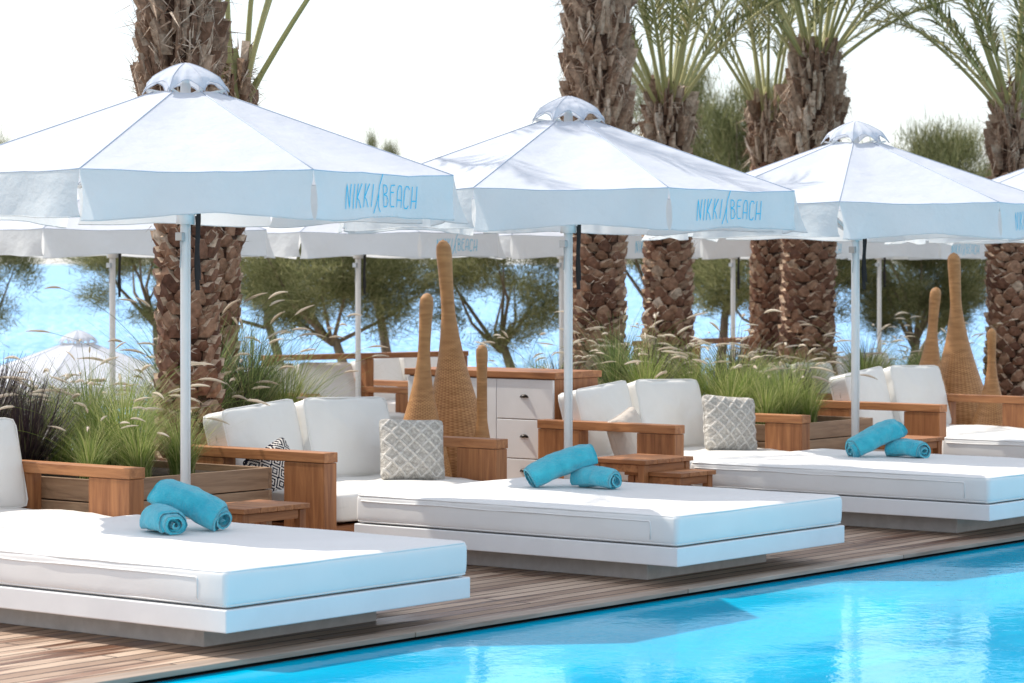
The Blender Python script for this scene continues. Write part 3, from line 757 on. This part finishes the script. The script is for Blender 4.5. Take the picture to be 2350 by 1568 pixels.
palm(-1.95,17.0,3.65,prof(.172,2.0,.205,.9,3.65),'large date palm with ragged grey husks behind the sofa',2.0,11,(-.14,0),8,2.0,(40,84),drp=(20,50),bare=.4,prs=26)
palm(-1.94,18.3,2.45,prof(.130,1.6,.13,.8,2.45),'slimmer date palm growing against a larger one',1.9,12,(.12,0),9,2.6,(60,84),bare=.35,drp=(20,40))
palm(.745,24.2,4.6,prof(.220,2.1,.24,.72,4.3),'tall date palm with bulging fibrous upper trunk',2.15,13,(-.02,0),18,2.6,(20,82))
palm(1.42,25.6,2.75,prof(.205,2.2,.205,.7,2.75),'date palm with upright green fronds',2.3,14,(.0,0),21,2.3,(48,86),bare=.28,drp=(25,60),prs=54)
palm(2.86,27.2,3.25,prof(.240,2.5,.25,.6,3.25),'stout date palm with husky trunk top',2.3,15,(.08,0),22,2.5,(40,86),bare=.26,drp=(25,65),prs=54)
palm(2.60,28.6,2.85,prof(.155,2.3,.165,.7,2.85),'slender date palm beside a stouter one',2.3,16,(-.0,0),14,2.3,(52,86),bare=.28,drp=(25,55),prs=54)
palm(4.66,26.2,2.75,prof(.220,2.0,.150,.8,2.75),'date palm with narrow upper trunk by the planting',2.1,17,(.02,0),21,2.3,(40,84),bare=.24,drp=(20,60),prs=54)
# ---------------------------------------------------------------- tamarisk-like shore trees
def crown_mesh(seed,n_cl=95,per=330):
    rs=np.random.RandomState(seed)
    cl=[]
    while len(cl)<n_cl:
        p=rs.uniform(-1,1,3); 
        d=(p**2).sum()
        if d>1 or d<.12: continue
        if noise.noise(Vector(tuple(p*1.7+seed)))<-.06: continue
        cl.append(p)
    cl=np.array(cl)
    cs=np.repeat(cl,per,axis=0); n=len(cs)
    off=rs.normal(0,.11,(n,3)); off[:,2]*=.8
    pos=cs+off
    d=rs.normal(0,.4,(n,3))+cs*.5+np.array([0,0,.5]); d/=np.linalg.norm(d,axis=1)[:,None]
    w=np.cross(d,rs.normal(0,1,(n,3))); w/=np.linalg.norm(w,axis=1)[:,None]
    ln=rs.uniform(.07,.18,(n,1)); wd=rs.uniform(.0018,.0050,(n,1))
    a=pos-w*wd; b_=pos+w*wd; c=pos+d*ln+w*wd*.3; e=pos+d*ln-w*wd*.3
    V=np.stack([a,b_,c,e],1).reshape(-1,3)
    F=np.arange(n*4).reshape(-1,4)
    me=bpy.data.meshes.new('crown'); me.from_pydata(V.tolist(),[],F.tolist()); me.materials.append(M['feather']); me.update()
    return me,cl
CM=[crown_mesh(3),crown_mesh(8),crown_mesh(15)]
def shore_tree(x,y,zg,cx,cz,rx,rz,label,ci,seed):
    rr=random.Random(seed); root=empty('shore_tree',label,'tree','feathery trees along the shore'); root.location=(x,y,zg)
    me,cl=CM[ci]
    o=bpy.data.objects.new('crown',me); COL.objects.link(o); o.parent=root
    C=Vector((cx-x,0,cz-zg)); o.location=C; o.scale=(rx,rx*.8,rz)
    g=G(); hub=C+Vector((rr.uniform(-.1,.1),0,-rz*1.0))
    pts=[(0,0,0)]
    for i in range(1,6):
        t=i/5; pts.append((hub.x*t**1.4+rr.uniform(-.05,.05),hub.y*t,hub.z*t))
    g.tube(pts,[.10,.085,.075,.07,.06,.045],8)
    for k in range(9):
        q=cl[rr.randrange(len(cl))]; e=C+Vector((q[0]*rx,q[1]*rx*.8,q[2]*rz)); mid=hub.lerp(e,.5)+Vector((rr.uniform(-.15,.15),0,rr.uniform(-.2,.05)))
        g.tube([tuple(hub+Vector((0,0,-.1))),tuple(mid),tuple(e)],[.030,.018,.006],6)
    g.obj('trunk',['bark'],root,smooth=True)
ST='grey green feathery shore tree with crooked trunk'
for i,(x,y,cx,cz,rx,rz,ci) in enumerate(((-1.75,33,-2.1,1.55,1.45,.85,0),(-4.2,34,-4.3,1.65,1.1,.75,1),(-2.6,35,-3.1,1.75,1.3,.9,2),(.35,33.5,-.05,1.55,1.15,.95,1),
    (2.6,36,2.8,2.55,1.15,1.55,0),(1.7,37.5,1.95,2.5,1.05,1.5,2),(5.0,38,5.75,2.1,1.25,1.3,1),(-6.7,36,-7.0,1.9,.9,1.4,2),(3.6,34.5,3.4,1.6,1.2,.9,2),(-1.6,38,-1.75,2.3,.35,1.0,0),(4.9,35,5.0,1.35,1.0,.75,0))):
    shore_tree(x,y,-1.2,cx,cz,rx,rz,ST,ci,40+i)
# ---------------------------------------------------------------- ornamental grasses
def grass_mesh(name,mat,seed,n=320,h=.55,spread=.34,plumes=0,ph=.75,bw=.0035,stiff=.5):
    rr=random.Random(seed); g=G()
    for i in range(n):
        az=rr.uniform(0,2*math.pi); hh=h*rr.uniform(.45,1.15); sp=spread*rr.uniform(.10,1.2); r0=rr.uniform(0,.08)
        dx,dy=math.cos(az),math.sin(az); tx,ty=-dy,dx
        vs=[];m=6; kk=rr.uniform(1.4,2.8)if stiff<.9 else rr.uniform(1.0,1.5); dr=rr.uniform(0,1.2)*(1-stiff); sw=rr.uniform(-.08,.08)
        for j in range(m+1):
            t=j/m; rad=r0+sp*t**kk; z=hh*(t-dr*.6*t**3); w=bw*(1-t*.9)
            x=dx*rad+tx*sw*t*t; y=dy*rad+ty*sw*t*t
            vs.append((x-tx*w,y-ty*w,z)); vs.append((x+tx*w,y+ty*w,z))
        g.add(vs,[(2*j,2*j+1,2*j+3,2*j+2) for j in range(m)],0)
    for i in range(plumes):
        az=rr.uniform(0,2*math.pi); sp=spread*rr.uniform(.3,1.5); hh=ph*rr.uniform(.65,1.15); pts=[]
        for j in range(9):
            t=j/8; pts.append(Vector((math.cos(az)*sp*t**1.8,math.sin(az)*sp*t**1.8,hh*(t-.18*t**4))))
        e=(pts[-1]-pts[-2]).normalized(); cur=pts[-1]; tip=[cur]; ln=rr.uniform(.10,.18); cv=rr.uniform(.04,.18)
        for j in range(5):
            e=(e+Vector((math.cos(az)*.08,math.sin(az)*.08,-cv))).normalized(); cur=cur+e*ln/5; tip.append(cur)
        g.tube([tuple(p) for p in pts],.0013,4,0)
        g.tube([tuple(p) for p in tip],[.002,.006,.008,.007,.005,.001],6,1)
        for q in range(130):
            f=rr.uniform(0,4.99); i0=int(f); p=tip[i0].lerp(tip[i0+1],f-i0); ax=(tip[i0+1]-tip[i0]).normalized()
            d=(Vector((rr.gauss(0,1),rr.gauss(0,1),rr.gauss(0,1))).cross(ax)).normalized(); d=(d+ax*1.1).normalized()
            l=rr.uniform(.012,.028)*(1.1-.12*f); w=ax.cross(d)*.0011
            g.add([tuple(p-w),tuple(p+w),tuple(p+d*l)],[(0,1,2)],1)
    me=g.obj(name,[mat,'plume']); m_=me.data; bpy.data.objects.remove(me); return m_
GM={'green':[grass_mesh('green_grass','grass',1,520,.50,.36,1,.52,.0026),grass_mesh('green_grass','grass',2,460,.44,.34,1,.48,.0026)],
    'fountain':[grass_mesh('fountain_grass','blue',3,360,.52,.42,10,.68,.0028),grass_mesh('fountain_grass','grass',4,360,.48,.44,12,.64,.0026),grass_mesh('fountain_grass','blue',5,340,.60,.38,9,.82,.0028)],
    'purple':[grass_mesh('purple_spiky_grass','purple',6,460,.46,.34,0,.6,.006,.95),grass_mesh('purple_fountain_grass','purple',7,420,.52,.36,4,.72,.005)],
    'tall':[grass_mesh('tall_fountain_grass','blue',21,520,.92,.58,10,1.12,.0048),grass_mesh('tall_fountain_grass','grass',22,480,.85,.62,12,1.05,.0040),grass_mesh('tall_fountain_grass','purple',23,240,.80,.5,12,1.10,.004)]}
LB={'green':'bright green tufted ornamental grass in the planting','fountain':'fountain grass with pale fluffy arching plumes','purple':'dark purple bladed ornamental grass clump','tall':'tall loose fountain grass with pale feathery plumes'}
NM={'green':'green_grass','fountain':'fountain_grass','purple':'purple_grass','tall':'tall_fountain_grass'}
def plant(kind,s,b,z,sc,vi=None):
    ms=GM[kind]; o=bpy.data.objects.new(NM[kind],ms[R.randrange(len(ms)) if vi is None else vi%len(ms)]); COL.objects.link(o)
    x,y=P(s,b); o.location=(x,y,z); o.scale=(sc,sc,sc*R.uniform(.92,1.08)); o.rotation_euler=(R.uniform(-.06,.06),R.uniform(-.06,.06),R.uniform(0,6.28)); tag(o,LB[kind],'ornamental grass','ornamental grasses')
for k,s,b,sc,vi in (('green',-.78,2.85,.80,0),('green',-.42,2.90,.90,1),('green',-.6,3.15,1.1,0),('fountain',-.66,3.25,.95,1),('fountain',-.35,3.45,1.15,1),
    ('tall',-.28,3.75,.70,0),('fountain',-.50,3.75,1.15,1),('purple',-1.03,3.45,1.05,0),('purple',-1.0,3.85,1.2,0),('purple',-.76,4.1,1.25,0),('fountain',-1.04,2.95,.70,1)):
    plant(k,s,b,.43,sc,vi)
for k,s,b,sc in (('purple',.0,4.95,1.5),('purple',.30,5.05,1.3)): plant(k,s,b,.26,sc,0)
for k,s,b,sc,vi in (('green',5.07,2.82,.85,1),('green',5.35,2.85,.9,0),('green',5.65,2.85,.85,1),('fountain',5.65,3.1,1.0,1),('fountain',5.1,3.15,1.1,1),('green',5.4,3.2,1.15,0),('fountain',5.45,3.5,1.2,1),('purple',5.88,3.1,.95,1),('purple',5.85,3.6,1.15,1),('tall',5.15,3.9,.78,1),('purple',5.6,4.1,1.2,1),('tall',5.6,3.8,.72,1),('tall',5.5,4.4,.8,0)):
    plant(k,s,b,.43,sc,vi)
for i in range(42):
    s=R.uniform(.6,13.5); b=R.uniform(4.85,6.3)
    if 3.15<s+(b-4.8)*-.2<4.75: continue
    if abs(s-1.1)<.25 and b<4.9: continue
    if s<4: k=R.choice(['fountain','green','fountain','purple','fountain']); sc=R.uniform(.85,1.1)
    elif s<6: k=R.choice(['green','fountain','fountain']); sc=R.uniform(.9,1.15)
    else: k=R.choice(['fountain','green','fountain','purple','tall']); sc=R.uniform(.9,1.2)*(.78 if k=='tall' else 1)
    plant(k,s,b,.26,sc,1 if k=='purple' else None)
for s,b,vi,sc in ((1.65,4.85,0,1.05),(1.95,4.85,2,1.0),(2.2,4.9,0,1.05),(2.5,4.9,1,.95),(2.1,5.4,0,1.15),(2.6,5.3,0,.95)): plant('tall',s,b,.26,sc,vi)
# ---------------------------------------------------------------- timber railing on the rear terrace
def railing(x0,y0,x1,y1,zt,nposts):
    r=empty('timber_railing','brown timber railing on the rear terrace','railing')
    Lh=math.hypot(x1-x0,y1-y0); r.location=(x0,y0,-.145); r.rotation_euler=(0,0,math.atan2(y1-y0,x1-x0))
    g=G(); g.box(0,Lh,-.06,.06,zt-.05,zt); g.obj('handrail',['woodx'],r,bevel=.004)
    for k in range(nposts):
        g=G(); x=(Lh-.09)*k/(nposts-1); g.box(x,x+.09,-.045,.045,0,zt-.052); g.obj('post',['woodz'],r,bevel=.004)
railing(-2.25,25.5,-.45,26.9,.86,3)
railing(1.2,27.0,2.4,28.4,.95,3)
# ---------------------------------------------------------------- camera, light, sky
cam=bpy.data.cameras.new('Camera'); co=bpy.data.objects.new('Camera',cam); COL.objects.link(co)
co.location=(0,0,1.55); co.rotation_euler=(math.radians(90),0,0)
cam.sensor_width=36; cam.lens=98.8; cam.shift_y=-.0762; cam.clip_end=20000; cam.clip_start=.1
cam.dof.use_dof=True; cam.dof.focus_distance=14.3; cam.dof.aperture_fstop=5.6
scene.camera=co
EL=math.radians(52); az=math.atan2(-.85,.45)
ts=Vector((math.sin(az)*math.cos(EL),math.cos(az)*math.cos(EL),math.sin(EL)))
sl=bpy.data.lights.new('sun','SUN'); so=bpy.data.objects.new('sun',sl); COL.objects.link(so)
sl.energy=5.0; sl.angle=math.radians(.6); sl.color=(1,.93,.83); so.rotation_euler=ts.to_track_quat('Z','Y').to_euler(); so.location=(0,10,20)
w=bpy.data.worlds.new('World'); scene.world=w; w.use_nodes=True; nt=w.node_tree
bg=nt.nodes['Background']; sky=nt.nodes.new('ShaderNodeTexSky'); sky.sky_type='NISHITA'; sky.sun_disc=False
sky.sun_elevation=EL; sky.sun_rotation=az; sky.air_density=1.0; sky.dust_density=1.0; sky.ozone_density=1.5
nt.links.new(sky.outputs[0],bg.inputs[0]); bg.inputs[1].default_value=.085
bg2=nt.nodes.new('ShaderNodeBackground'); bg2.inputs[0].default_value=(.95,.965,1,1); bg2.inputs[1].default_value=.74
ad=nt.nodes.new('ShaderNodeAddShader'); nt.links.new(bg.outputs[0],ad.inputs[0]); nt.links.new(bg2.outputs[0],ad.inputs[1])
nt.links.new(ad.outputs[0],nt.nodes['World Output'].inputs[0])
scene.view_settings.view_transform='Standard'; scene.view_settings.look='None'; scene.view_settings.exposure=0
